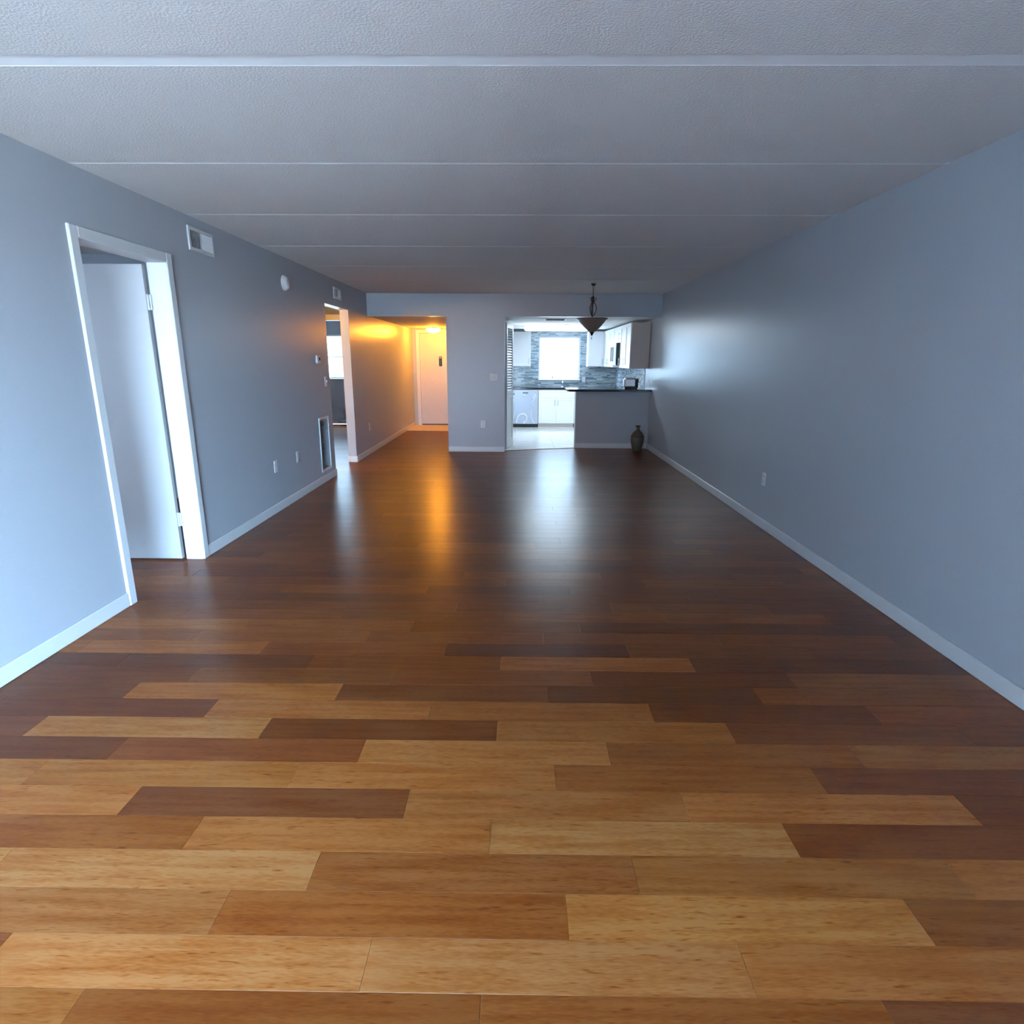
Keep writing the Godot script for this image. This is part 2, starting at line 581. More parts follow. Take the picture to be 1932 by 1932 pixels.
func build_floor() -> void:
	var floor_node := thing("floor", "glossy hardwood floor of brown and tan boards laid crosswise", "floor", Vector3.ZERO, 0.0, "", "structure")
	obj(floor_node, "subfloor", box_of(Vector3(-6.0, -0.08, ZE), Vector3(XL - T, -0.012, ZR + T)), M.subfloor)
	obj(floor_node, "subfloor", box_of(Vector3(XL - T, -0.08, ZE), Vector3(XR + T, -0.012, ZB + T)), M.subfloor)
	var offs := [-0.08, -0.37, 0.14, 0.35]
	var z_first := -0.943          # front edge of row 0
	var rest := mb()
	var parts := 0
	for r in range(-18, 93):
		var z1 := z_first - r * ROW
		var z0 := z1 - ROW
		var left := -5.95 if z1 < ZR else XL - T
		var right := XR if z1 > -10.2 else (-1.14 if z1 > -12.53 else XL - T)
		z1 = minf(z1, ZB)
		z0 = maxf(z0, ZE)
		var o: float = offs[posmod(r, 4)]
		var k := int(floor((left - o) / LEN))
		while o + k * LEN < right:
			var a := maxf(o + k * LEN, left)
			var b := minf(o + (k + 1) * LEN, right)
			k += 1
			if b - a < 0.02:
				continue
			var t := 0.0
			var mid := (a + b) * 0.5
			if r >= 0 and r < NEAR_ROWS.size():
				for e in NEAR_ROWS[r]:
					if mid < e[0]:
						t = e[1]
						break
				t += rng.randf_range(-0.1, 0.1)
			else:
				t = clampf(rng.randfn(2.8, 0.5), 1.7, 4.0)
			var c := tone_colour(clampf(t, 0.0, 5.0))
			var in_view := r >= 0 and b > XL + 0.02 and absf(mid) < 0.95 * absf(z0) + 0.6 and z0 > -9.6
			if in_view and parts < 300:
				parts += 1
				var s := mb()
				board(s, a, b, z0, z1, c)
				obj(floor_node, "plank", s, M.wood)
			else:
				board(rest, a, b, z0, z1, c)
	var st := obj(floor_node, "far_planks", rest, M.wood)
	st.set_meta("kind", "stuff")
	# kitchen tiles; their front edge runs from the closet corner to the peninsula
	var tiles := thing("floor", "pale square kitchen floor tiles with grey grout", "tile floor", Vector3.ZERO, 0.0, "", "structure")
	var region := PackedVector2Array([Vector2(-0.229, -9.80), Vector2(0.952, -10.16), Vector2(XR, -10.27), Vector2(XR, ZE), Vector2(-0.229, ZE)])
	var g := mb()
	slab(g, PackedVector2Array([Vector2(-0.229, -9.795), Vector2(0.952, -10.155), Vector2(0.952, ZE), Vector2(-0.229, ZE)]), -0.010, 0.0045, 0.0005)
	slab(g, PackedVector2Array([Vector2(0.952, -10.27), Vector2(XR, -10.27), Vector2(XR, ZE), Vector2(0.952, ZE)]), -0.010, 0.0045, 0.0005)
	obj(tiles, "grout", g, M.grout)
	for i in range(0, 8):
		for j in range(0, 13):
			var x0 := -0.38 + 0.33 * i
			var z0 := -13.9 + 0.33 * j
			var q := PackedVector2Array([Vector2(x0 + 0.003, z0 + 0.003), Vector2(x0 + 0.327, z0 + 0.003), Vector2(x0 + 0.327, z0 + 0.327), Vector2(x0 + 0.003, z0 + 0.327)])
			for piece in Geometry2D.intersect_polygons(q, region):
				var area := 0.0
				for e in piece.size():
					area += piece[e].cross(piece[(e + 1) % piece.size()]) * 0.5
				if absf(area) < 0.002:
					continue
				var s := mb()
				slab(s, piece, -0.004, 0.007, 0.0015)
				obj(tiles, "tile", s, M.tile)
	# threshold strip between boards and tiles
	var strip := mb()
	var d := Vector3(0.952 + 0.229, 0, -10.155 + 9.795)
	bx(strip, Vector3((0.952 - 0.229) * 0.5, 0.004, -9.972), Vector3(d.length(), 0.009, 0.028), 0.003, Basis(Vector3.UP, atan2(-d.z, d.x)))
	struct("trim_threshold", "thin pale threshold strip between wood floor and kitchen tiles", "threshold", strip, M.toe)
	# foyer tiles before the entrance door
	var foyer := thing("floor", "beige tiles in front of the entrance door at the hall end", "tile floor", Vector3.ZERO, 0.0, "", "structure")
	obj(foyer, "grout", box_of(Vector3(XL, -0.012, -13.7), Vector3(-1.14, 0.004, -12.53)), M.grout)
	for i in 4:
		for j in 4:
			var x0 := XL + 0.305 * i
			var z1 := -12.53 - 0.29 * j
			obj(foyer, "tile", box_of(Vector3(x0 + 0.002, -0.004, z1 - 0.287), Vector3(minf(x0 + 0.303, -1.142), 0.0065, z1 - 0.002), 0.0015), M.foyer)

# ---------------------------------------------------------------- ceilings
func build_ceiling() -> void:
	var ceil := thing("ceiling", "white stippled living room ceiling with crosswise panel joints", "ceiling", Vector3(0, H, 0), 0.0, "", "structure")
	var joints := [[-1.19, 0.04], [-2.338, 0.07], [-3.428, 0.022], [-4.556, 0.026], [-5.755, 0.026], [-6.93, 0.014], [-8.1, 0.014]]
	var z1 := ZB + T
	for i in joints.size() + 1:
		var z0: float = joints[i][0] + joints[i][1] * 0.5 if i < joints.size() else ZC - 0.1
		obj(ceil, "panel", box_of(Vector3(XL - T, 0, z0), Vector3(XR + T, 0.2, z1), 0.002), M.ceiling)
		if i < joints.size():
			z1 = joints[i][0] - joints[i][1] * 0.5
	for j in joints:
		# filler in the open joint: it slopes from a recess at the near panel down to the far one
		var s := mb()
		var zn: float = j[0] + j[1] * 0.5
		var zf: float = j[0] - j[1] * 0.5
		var deep: float = j[1] * 0.19
		var q := []
		for x in [XL, XR]:
			q.append([Vector3(x, deep, zn), Vector3(x, 0.001, zf), Vector3(x, 0.05, zf), Vector3(x, 0.05, zn)])
		face(s, [q[0][0], q[0][1], q[1][1], q[1][0]], Vector3(0, -(zn - zf), deep).normalized())
		face(s, [q[0][2], q[0][3], q[1][3], q[1][2]], Vector3.UP)
		face(s, [q[0][1], q[0][2], q[1][2], q[1][1]], Vector3(0, 0, -1))
		face(s, [q[0][0], q[0][3], q[1][3], q[1][0]], Vector3(0, 0, 1))
		obj(ceil, "joint_filler", s, M.joint, "smooth white filler in a panel joint")
	struct("ceiling", "low smooth white ceiling over hall and kitchen", "ceiling", box_of(Vector3(XL, LOW, ZE - 0.16), Vector3(XR + T, LOW + 0.35, ZC - 0.1)), M.low_ceiling)
	var s2 := mb()
	span(s2, Vector3(-6.1, H, -6.3), Vector3(XL - T, H + 0.2, ZR + T))
	span(s2, Vector3(-6.1, H, ZE - 0.16), Vector3(XL - T, H + 0.2, -9.4))
	struct("ceiling", "ceiling of the room behind the open white door", "ceiling", s2, M.low_ceiling)
	struct("ceiling", "warm lit passage ceiling seen through the opening beside the return grille", "ceiling", box_of(Vector3(-3.9, 2.112, -9.4), Vector3(XL - T, H, -6.3)), M.low_ceiling)

# ---------------------------------------------------------------- doors, windows, casings
func build_openings() -> void:
	# casing of the bedroom door in the left wall
	var t := thing("trim_1", "white casing and jambs around the open door in the left wall", "door frame", Vector3(XL, 0, -3.8), 0.0, "", "structure")
	var zn := -3.391 + 3.8
	var zf := -4.206 + 3.8
	obj(t, "casing", box_of(Vector3(-0.002, 0, zn), Vector3(0.018, 2.136, zn + 0.065), 0.005), M.white)
	obj(t, "casing", box_of(Vector3(-0.002, 0, zf - 0.065), Vector3(0.018, 2.136, zf), 0.005), M.white)
	obj(t, "head_casing", box_of(Vector3(-0.002, 2.072, zf), Vector3(0.018, 2.136, zn), 0.005), M.white)
	obj(t, "jamb", box_of(Vector3(-T - 0.002, 0, zn), Vector3(0.001, 2.072, zn + 0.016)), M.white)
	obj(t, "jamb", box_of(Vector3(-T - 0.002, 0, zf - 0.016), Vector3(0.001, 2.072, zf)), M.white)
	obj(t, "head_jamb", box_of(Vector3(-T - 0.002, 2.072, zf - 0.016), Vector3(0.001, 2.088, zn + 0.016)), M.white)
	# the open slab, swung at a right angle into the room behind
	var d := thing("door_1", "white flush door standing open in the left wall", "door", Vector3(XL - T - 0.022, 0, -4.2), 0.0, "", "structure")
	obj(d, "slab", box_of(Vector3(-0.79, 0.010, -0.018), Vector3(0, 2.060, 0.018), 0.002), M.door)
	for y in [1.82, 0.31]:
		var s := mb()
		bx(s, Vector3(0.013, y, 0.008), Vector3(0.034, 0.10, 0.004), 0.001)
		tube(s, [Vector3(0.012, y - 0.05, 0.014), Vector3(0.012, y + 0.05, 0.014)], 0.007, 10)
		obj(d, "hinge", s, M.white, "white painted hinge")
	var kn := mb()
	lathe(kn, [Vector2(0.0, 0.062), Vector2(0.018, 0.058), Vector2(0.026, 0.045), Vector2(0.02, 0.028), Vector2(0.011, 0.02), Vector2(0.011, 0.004), Vector2(0.03, 0.003), Vector2(0.03, 0.0)], Vector3.ZERO, 20, true)
	var ko := obj(d, "knob", kn, M.chrome)
	ko.position = Vector3(-0.73, 0.97, 0.018)
	ko.rotation.x = PI / 2
	# entrance door at the hall end
	t = thing("trim_2", "white casing around the entrance door at the hall end", "door frame", Vector3(-1.75, 0, -13.62), 0.0, "", "structure")
	obj(t, "casing", box_of(Vector3(-0.53, 0, -0.06), Vector3(-0.455, 2.085, 0.016), 0.004), M.white)
	obj(t, "casing", box_of(Vector3(0.46, 0, -0.06), Vector3(0.535, 2.085, 0.016), 0.004), M.white)
	obj(t, "head_casing", box_of(Vector3(-0.455, 2.02, -0.06), Vector3(0.46, 2.085, 0.016), 0.004), M.white)
	d = thing("door_2", "white entrance door with black keypad lock under the lit dome lamp", "door", Vector3(-1.75, 0, -13.64), 0.0, "", "structure")
	obj(d, "slab", box_of(Vector3(-0.452, 0.035, -0.045), Vector3(0.457, 2.016, 0), 0.002), M.door)
	obj(d, "sweep", box_of(Vector3(-0.452, 0.012, -0.04), Vector3(0.457, 0.034, -0.006)), M.black)
	var kp := obj(d, "keypad_lock", box_of(Vector3(-0.032, 1.315, 0), Vector3(0.032, 1.525, 0.028), 0.010), M.black, "black electronic keypad lock")
	obj(kp, "keypad_screen", box_of(Vector3(-0.018, 1.488, 0.0275), Vector3(0.018, 1.508, 0.0295), 0.0005), M.plate)
	# bedroom doorway casing in the passage
	t = thing("trim_3", "white casing of the bedroom doorway seen through the passage opening", "door frame", Vector3(-2.98, 0, -9.4), 0.0, "", "structure")
	obj(t, "casing", box_of(Vector3(-0.445, 0, -0.125), Vector3(-0.365, 2.105, 0.016), 0.004), M.white)
	obj(t, "casing", box_of(Vector3(0.365, 0, -0.125), Vector3(0.445, 2.105, 0.016), 0.004), M.white)
	obj(t, "head_casing", box_of(Vector3(-0.365, 2.024, -0.125), Vector3(0.365, 2.105, 0.016), 0.004), M.white)
	# windows
	window("window_1", "white framed kitchen window full of bright daylight", Vector3(0.908, 1.498, ZE), 0.932, 0.934, false, 0.0)
	window("window_2", "bright bedroom window seen through the passage opening", Vector3(-4.395, 1.5075, ZE), 1.11, 0.955, true, 0.0)
	window("window_3", "sliding glass balcony door behind the viewer", Vector3(-1.075, 1.03, ZB), 2.35, 2.06, false, PI)
	window("window_4", "unseen window added to light the room behind the open white door", Vector3(-4.45, 1.375, ZR), 1.9, 1.35, true, PI)  # unseen; placed and sized to throw light on the open door

# a framed window in a wall hole; the room is on local +z of the given point
func window(called: String, label: String, at: Vector3, w: float, h: float, two_sashes: bool, turn: float) -> void:
	var t := thing(called, label, "window", at, turn, "", "structure")
	var f := mb()
	var hw := w * 0.5
	var hh := h * 0.5
	var fr := 0.035
	var z0 := -0.10
	var z1 := -0.03
	span(f, Vector3(-hw, -hh, z0), Vector3(-hw + fr, hh, z1), 0.003)
	span(f, Vector3(hw - fr, -hh, z0), Vector3(hw, hh, z1), 0.003)
	span(f, Vector3(-hw + fr, hh - fr, z0), Vector3(hw - fr, hh, z1), 0.003)
	span(f, Vector3(-hw + fr, -hh, z0), Vector3(hw - fr, -hh + fr, z1), 0.003)
	obj(t, "window_frame", f, M.white)
	var c := mb()
	if two_sashes:
		span(c, Vector3(-hw + fr, -0.011, z0 + 0.01), Vector3(hw - fr, 0.011, z1), 0.003)
		obj(t, "meeting_rail", c, M.white)
	elif h > 1.9:
		span(c, Vector3(-0.012, -hh + fr, z0 + 0.015), Vector3(0.012, hh - fr, z1 - 0.01), 0.003)
		obj(t, "mullion", c, M.white)
	if called == "window_1":
		var l := mb()
		span(l, Vector3(-0.165, -hh + fr, z1), Vector3(-0.125, -hh + fr + 0.016, z1 + 0.014), 0.003)
		span(l, Vector3(-0.15, -hh + fr + 0.016, z1 + 0.002), Vector3(-0.128, -hh + fr + 0.075, z1 + 0.012), 0.003)
		obj(t, "latch", l, M.dark, "small dark latch at the foot of the sash")
	if h < 1.9:
		obj(t, "window_sill", box_of(Vector3(-hw - 0.01, -hh - 0.02, -0.03), Vector3(hw + 0.01, -hh + 0.001, 0.03), 0.004), M.white)
	if two_sashes:
		obj(t, "pane", box_of(Vector3(-hw + fr, 0.011, -0.072), Vector3(hw - fr, hh - fr, -0.067)), M.glass)
		obj(t, "pane", box_of(Vector3(-hw + fr, -hh + fr, -0.062), Vector3(hw - fr, -0.011, -0.057)), M.glass)
	elif h < 1.9:
		obj(t, "pane", box_of(Vector3(-hw + fr, -hh + fr, -0.072), Vector3(hw - fr, hh - fr, -0.067)), M.glass)
	else:
		obj(t, "pane", box_of(Vector3(-hw + fr, -hh + fr, -0.072), Vector3(-0.012, hh - fr, -0.067)), M.glass)
		obj(t, "pane", box_of(Vector3(0.012, -hh + fr, -0.062), Vector3(hw - fr, hh - fr, -0.057)), M.glass)

func build_baseboards() -> void:
	var hb := 0.085
	var s := mb()
	span(s, Vector3(XL, 0, -3.326), Vector3(XL + 0.014, hb, ZB), 0.004)
	span(s, Vector3(XL, 0, -7.565), Vector3(XL + 0.014, hb, -4.271), 0.004)
	struct("baseboard_left", "white baseboard along the left wall on both sides of the open door", "baseboard", s, M.white)
	struct("baseboard_hall", "white baseboard along the hall wall towards the entrance door", "baseboard", box_of(Vector3(XL, 0, -13.62), Vector3(XL + 0.014, hb, -8.585), 0.004), M.white)
	struct("baseboard_jamb", "short white baseboard piece at the foot of the passage jamb", "baseboard", box_of(Vector3(XL - T, 0, -8.585), Vector3(XL + 0.014, hb, -8.571), 0.004), M.white)
	struct("baseboard_right", "white baseboard along the right wall", "baseboard", box_of(Vector3(XR - 0.014, 0, ZK), Vector3(XR, hb, ZB), 0.004), M.white)
	struct("baseboard_closet", "white baseboard under the double switch between hall and kitchen", "baseboard", box_of(Vector3(-1.14, 0, ZC), Vector3(-0.229, hb, ZC + 0.014), 0.004), M.white)
	struct("baseboard_peninsula", "white baseboard along the low half wall behind the vase", "baseboard", box_of(Vector3(0.966, 0, ZK), Vector3(XR - 0.014, hb, ZK + 0.014), 0.004), M.white)
	struct("baseboard_bedroom", "white baseboard under the bright bedroom window", "baseboard", box_of(Vector3(-6.0, 0, ZE), Vector3(XL - T, hb, ZE + 0.014), 0.004), M.white)

# ---------------------------------------------------------------- kitchen
func bar_handle(parent: Node, at: Vector3, length: float, out_dir: Vector3, along := Vector3.UP) -> void:
	var s := mb()
	var a := at + out_dir * 0.03 - along * length * 0.5
	var b := at + out_dir * 0.03 + along * length * 0.5
	tube(s, [a, b], 0.0055, 8)
	for k in [0.18, 0.82]:
		var p: Vector3 = a.lerp(b, k)
		tube(s, [p - out_dir * 0.031, p], 0.004, 6)
	obj(parent, "handle", s, M.steel, "slim steel bar handle")

# a shaker front in the x-y plane facing +z: rails and stiles round a recessed panel
func shaker(x0: float, x1: float, y0: float, y1: float, z: float, th := 0.019) -> SurfaceTool:
	var s := mb()
	var r := minf(0.055, minf(x1 - x0, y1 - y0) * 0.3)
	span(s, Vector3(x0, y0, z), Vector3(x0 + r, y1, z + th), 0.0015)
	span(s, Vector3(x1 - r, y0, z), Vector3(x1, y1, z + th), 0.0015)
	span(s, Vector3(x0 + r, y1 - r, z), Vector3(x1 - r, y1, z + th), 0.0015)
	span(s, Vector3(x0 + r, y0, z), Vector3(x1 - r, y0 + r, z + th), 0.0015)
	span(s, Vector3(x0 + r - 0.002, y0 + r - 0.002, z), Vector3(x1 - r + 0.002, y1 - r + 0.002, z + th - 0.009))
	return s

func wall_cabinet(label: String, at: Vector3, turn: float, w: float, h: float, depth: float, doors: int, handle_side: Array, end_panel := false) -> void:
	var t := thing("wall_cabinet", label, "cabinet", at, turn, "white wall cabinets in the kitchen")
	obj(t, "body", box_of(Vector3(-w * 0.5, 0, 0), Vector3(w * 0.5, h, depth - 0.02), 0.001), M.cabinet)
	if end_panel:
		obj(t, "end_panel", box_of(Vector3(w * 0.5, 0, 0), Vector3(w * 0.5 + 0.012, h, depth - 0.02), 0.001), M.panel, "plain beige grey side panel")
	var dw := w / doors
	for i in doors:
		var x0 := -w * 0.5 + dw * i
		var door := obj(t, "door", shaker(x0 + 0.0015, x0 + dw - 0.0015, 0.002, h - 0.002, depth - 0.0195), M.cabinet)
		var hx: float = x0 + dw - 0.035 if handle_side[i] > 0 else x0 + 0.035
		bar_handle(door, Vector3(hx, 0.11, depth - 0.001), 0.13, Vector3(0, 0, 1))

func build_kitchen() -> void:
	var ctop := 0.872
	# mosaic of thin glass strips, one mesh: too fine to pick apart
	var s := mb()
	var cols := [Vector3(0.30, 0.38, 0.43), Vector3(0.42, 0.49, 0.54), Vector3(0.20, 0.28, 0.33), Vector3(0.55, 0.62, 0.67), Vector3(0.36, 0.42, 0.45), Vector3(0.48, 0.53, 0.55), Vector3(0.16, 0.22, 0.27)]
	var y := ctop + 0.001
	while y < 2.07:
		var hs: float = [0.014, 0.022, 0.030][rng.randi() % 3]
		var x := -0.229 - rng.randf() * 0.1
		while x < XR:
			var l: float = rng.randf_range(0.06, 0.2)
			var x0 := maxf(x + 0.001, -0.228)
			var x1 := minf(x + l - 0.001, XR)
			x += l
			var y1 := minf(y + hs - 0.0015, 2.07)
			if x1 - x0 < 0.01 or (x1 > 0.44 and x0 < 1.376 and y1 > 1.011 and y < 1.967):
				if x0 < 0.44 and x1 > 0.44 and y1 > 1.011 and y < 1.967:
					x1 = 0.44
				elif x1 > 1.376 and x0 < 1.376 and y1 > 1.011 and y < 1.967:
					x0 = 1.376
				else:
					continue
			if x1 - x0 < 0.004:
				continue
			var c: Vector3 = cols[rng.randi() % cols.size()]
			s.set_color(Color(c.x, c.y, c.z))
			span(s, Vector3(x0, y, ZE), Vector3(x1, y1, ZE + rng.randf_range(0.005, 0.008)))
		y += hs
	var strips := obj(get_node("wall_back"), "mosaic_strips", s, M.mosaic, "blue grey mosaic of thin glass strips around the window")
	strips.set_meta("kind", "stuff")
	# the same strips on the right wall
	s = mb()
	y = ctop + 0.001
	while y < 1.32:
		var hs: float = [0.014, 0.022, 0.030][rng.randi() % 3]
		var z := ZE - rng.randf() * 0.1
		while z < -10.66:
			var l: float = rng.randf_range(0.06, 0.2)
			var z0 := maxf(z + 0.001, ZE + 0.008)
			var z1 := minf(z + l - 0.001, -10.66)
			z += l
			if z1 - z0 < 0.004:
				continue
			var c: Vector3 = cols[rng.randi() % cols.size()]
			s.set_color(Color(c.x, c.y, c.z))
			span(s, Vector3(XR - rng.randf_range(0.005, 0.008), y, z0), Vector3(XR, minf(y + hs - 0.0015, 1.32), z1))
		y += hs
	strips = obj(get_node("wall_right"), "mosaic_strips", s, M.mosaic, "blue grey mosaic of thin glass strips behind the toaster")
	strips.set_meta("kind", "stuff")
	obj(get_node("wall_right"), "edge_trim", box_of(Vector3(XR - 0.012, ctop, -10.66), Vector3(XR, 1.32, -10.645), 0.002), M.white)

	# dishwasher with its protective film still on
	var t := thing("dishwasher", "grey dishwasher with wrinkled protective film and black toe kick", "dishwasher", Vector3(0.139, 0.007, -13.25))
	obj(t, "body", box_of(Vector3(-0.286, 0.1, -0.57), Vector3(0.286, 0.82, -0.03), 0.002), M.steel)
	obj(t, "door", box_of(Vector3(-0.286, 0.075, -0.03), Vector3(0.286, 0.818, 0.0), 0.006), M.film)
	obj(t, "control_strip", box_of(Vector3(-0.286, 0.805, -0.02), Vector3(0.286, 0.822, 0.003), 0.003), M.cabinet)
	obj(t, "display", box_of(Vector3(-0.055, 0.742, -0.001), Vector3(0.065, 0.762, 0.003), 0.002), M.black)
	obj(t, "toe_kick", box_of(Vector3(-0.286, 0.0, -0.09), Vector3(0.286, 0.072, -0.045), 0.002), M.black)
	var folds := [
		[[-0.19, 0.1], [-0.165, 0.2], [-0.12, 0.28], [-0.04, 0.295], [0.02, 0.26], [0.035, 0.19], [0.0, 0.12], [-0.03, 0.085]],
		[[0.20, 0.09], [0.16, 0.16], [0.135, 0.26], [0.15, 0.36], [0.18, 0.40]],
		[[0.17, 0.68], [0.2, 0.62], [0.16, 0.55], [0.19, 0.47]],
		[[-0.05, 0.715], [0.0, 0.69], [0.06, 0.665]],
		[[-0.26, 0.62], [-0.235, 0.5], [-0.23, 0.35], [-0.25, 0.2]],
		[[0.2, 0.74], [0.215, 0.7], [0.24, 0.66]]]
	for k in folds.size():
		var f := mb()
		var pts := []
		for q in folds[k]:
			pts.append(Vector3(q[0], q[1], 0.001))
		tube(f, smooth(pts), [0.017, 0.009, 0.012, 0.013, 0.007, 0.010][k], 8, 0.5)
		obj(t, "film_fold", f, M.film_fold, "raised crease of the protective film, whitened like a highlight")

	# sink cabinet: false drawer front over two doors
	t = thing("sink_cabinet", "white base cabinet with two doors under the kitchen window", "cabinet", Vector3(0.822, 0.007, -13.25))
	obj(t, "body", box_of(Vector3(-0.39, 0.09, -0.6), Vector3(0.39, 0.825, -0.02), 0.001), M.cabinet)
	obj(t, "drawer_front", shaker(-0.388, 0.388, 0.645, 0.822, -0.019), M.cabinet)
	for sgn in [-1.0, 1.0]:
		var door := obj(t, "door", shaker(minf(sgn * 0.002, sgn * 0.388), maxf(sgn * 0.002, sgn * 0.388), 0.095, 0.641, -0.019), M.cabinet)
		bar_handle(door, Vector3(sgn * 0.032, 0.545, 0.0), 0.13, Vector3(0, 0, 1))
	obj(t, "toe_kick", box_of(Vector3(-0.39, 0, -0.085), Vector3(0.39, 0.09, -0.065)), M.toe)
	t = thing("corner_cabinet", "white base cabinet in the kitchen corner behind the peninsula", "cabinet", Vector3(1.7, 0.007, -13.25))
	obj(t, "body", box_of(Vector3(-0.486, 0.09, -0.6), Vector3(0.48, 0.825, -0.02), 0.001), M.cabinet)
	obj(t, "door", shaker(-0.48, -0.1, 0.095, 0.82, -0.019), M.cabinet)

	# worktop along the window wall with a sink and a tap
	s = mb()
	span(s, Vector3(-0.19, 0.834, ZE), Vector3(XR, ctop, -13.225), 0.004)
	tag(obj(self, numbered("worktop"), s, M.stone), "black stone worktop along the kitchen window wall", "worktop")
	t = thing("tap", "low steel kitchen tap standing under the window", "tap", Vector3(0.98, ctop, -13.79))
	s = mb()
	lathe(s, [Vector2(0.028, 0), Vector2(0.026, 0.008), Vector2(0.017, 0.014), Vector2(0.016, 0.075), Vector2(0.013, 0.085), Vector2(0.0, 0.088)], Vector3.ZERO, 16)
	obj(t, "base", s, M.steel)
	s = mb()
	tube(s, smooth([Vector3(0, 0.06, 0), Vector3(0, 0.11, 0.05), Vector3(0, 0.115, 0.13), Vector3(0, 0.08, 0.17)]), 0.010, 10)
	obj(t, "spout", s, M.steel)

	# wall cabinets
	wall_cabinet("white wall cabinet left of the kitchen window above the dishwasher", Vector3(0.038, 1.322, ZE + 0.009), 0.0, 0.436, 0.735, 0.325, 1, [1])
	wall_cabinet("white wall cabinet right of the kitchen window in the corner", Vector3(1.689, 1.322, ZE + 0.009), 0.0, 0.348, 0.745, 0.325, 1, [1])
	wall_cabinet("white wall cabinet between the corner and the microwave", Vector3(XR - 0.009, 1.322, -12.88), -PI / 2, 1.32, 0.745, 0.325, 2, [1, -1])
	wall_cabinet("short white wall cabinet above the microwave", Vector3(XR - 0.009, 1.775, -11.79), -PI / 2, 0.82, 0.292, 0.325, 1, [1])
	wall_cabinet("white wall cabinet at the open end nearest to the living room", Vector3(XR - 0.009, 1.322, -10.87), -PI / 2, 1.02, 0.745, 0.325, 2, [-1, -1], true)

	# microwave under the short cabinet
	t = thing("microwave", "steel and black microwave hung between white wall cabinets", "microwave", Vector3(XR - 0.009, 1.362, -11.79), -PI / 2)
	obj(t, "body", box_of(Vector3(-0.38, 0, 0), Vector3(0.38, 0.41, 0.375), 0.003), M.black)
	var md := obj(t, "door", box_of(Vector3(-0.378, 0.01, 0.375), Vector3(0.2, 0.405, 0.395), 0.004), M.steel)
	obj(md, "door_glass", box_of(Vector3(-0.32, 0.07, 0.394), Vector3(0.12, 0.34, 0.397), 0.001), M.oven_glass)
	bar_handle(md, Vector3(0.165, 0.21, 0.395), 0.3, Vector3(0, 0, 1))
	obj(t, "control_panel", box_of(Vector3(0.204, 0.01, 0.375), Vector3(0.378, 0.405, 0.393), 0.003), M.black)

	# range on the right wall below it
	t = thing("range", "steel cooking range against the right kitchen wall under the microwave", "range", Vector3(XR - 0.02, 0.007, -11.79), -PI / 2)
	obj(t, "body", box_of(Vector3(-0.38, 0.05, 0), Vector3(0.38, 0.87, 0.62), 0.004), M.steel)
	obj(t, "cooktop", box_of(Vector3(-0.38, 0.87, 0), Vector3(0.38, 0.885, 0.64), 0.003), M.black)
	obj(t, "back_panel", box_of(Vector3(-0.38, 0.885, 0), Vector3(0.38, 1.085, 0.06), 0.012), M.cabinet)
	obj(t, "oven_door", box_of(Vector3(-0.37, 0.22, 0.62), Vector3(0.37, 0.74, 0.65), 0.004), M.oven_glass)
	t = thing("base_cabinet", "white base cabinet between the range and the kitchen corner", "cabinet", Vector3(XR - 0.01, 0.007, -12.71), -PI / 2)
	obj(t, "body", box_of(Vector3(-0.51, 0.09, 0), Vector3(0.51, 0.825, 0.58), 0.001), M.cabinet)
	obj(t, "door", shaker(-0.505, 0.505, 0.095, 0.82, 0.58), M.cabinet)
	tag(obj(self, numbered("worktop"), box_of(Vector3(1.57, 0.834, -13.22), Vector3(XR - 0.01, ctop, -12.2), 0.004), M.stone), "short black stone worktop between the range and the kitchen corner", "worktop")

	# peninsula counter with a rounded free end
	s = mb()
	var poly := PackedVector2Array([Vector2(XR - 0.03, -9.985), Vector2(XR - 0.003, -10.01), Vector2(XR - 0.003, -10.62), Vector2(0.90, -10.62), Vector2(0.83, -10.58), Vector2(0.80, -10.5), Vector2(0.80, -10.08), Vector2(0.825, -10.01), Vector2(0.89, -9.985)])
	slab(s, poly, 0.9535, 0.992, 0.005)
	var under := []
	for p in poly:
		under.append(Vector3(p.x, 0.9535, p.y))
	face(s, under, Vector3.DOWN)
	tag(obj(self, numbered("peninsula_counter"), s, M.stone), "black stone counter slab on the low grey half wall", "counter")

	# toaster on the counter
	t = thing("toaster", "chrome toaster with a black end on the peninsula counter", "toaster", Vector3(1.90, 0.992, -10.36))
	s = mb()
	bx(s, Vector3(-0.02, 0.095, 0), Vector3(0.21, 0.165, 0.15), 0.03)
	obj(t, "body", s, M.chrome)
	s = mb()
	bx(s, Vector3(0.1, 0.09, 0), Vector3(0.035, 0.165, 0.152), 0.014)
	var end := obj(t, "end_cap", s, M.black)
	obj(end, "lever", box_of(Vector3(0.117, 0.11, -0.02), Vector3(0.14, 0.125, 0.02), 0.004), M.black)
	obj(t, "foot", box_of(Vector3(-0.11, 0, -0.06), Vector3(0.1, 0.014, 0.06), 0.003), M.black)
	for z in [-0.03, 0.03]:
		obj(t, "slot", box_of(Vector3(-0.1, 0.176, z - 0.012), Vector3(0.06, 0.179, z + 0.012), 0.0005), M.dark)

	# louvered closet doors on the left side of the kitchen
	for k in 2:
		var zc: float = [-10.36, -11.30][k]
		var labels := ["white louvered folding closet door standing half open at the kitchen entrance", "white louvered closet door further back beside the dishwasher"]
		louver_door(labels[k], Vector3(-0.229, 0.012, zc), [0.1, 0.0][k])
	struct("trim_closet", "white casing at the corner of the kitchen closet", "trim", box_of(Vector3(-0.231, 0, -9.9), Vector3(-0.217, 2.05, -9.84), 0.003), M.white)
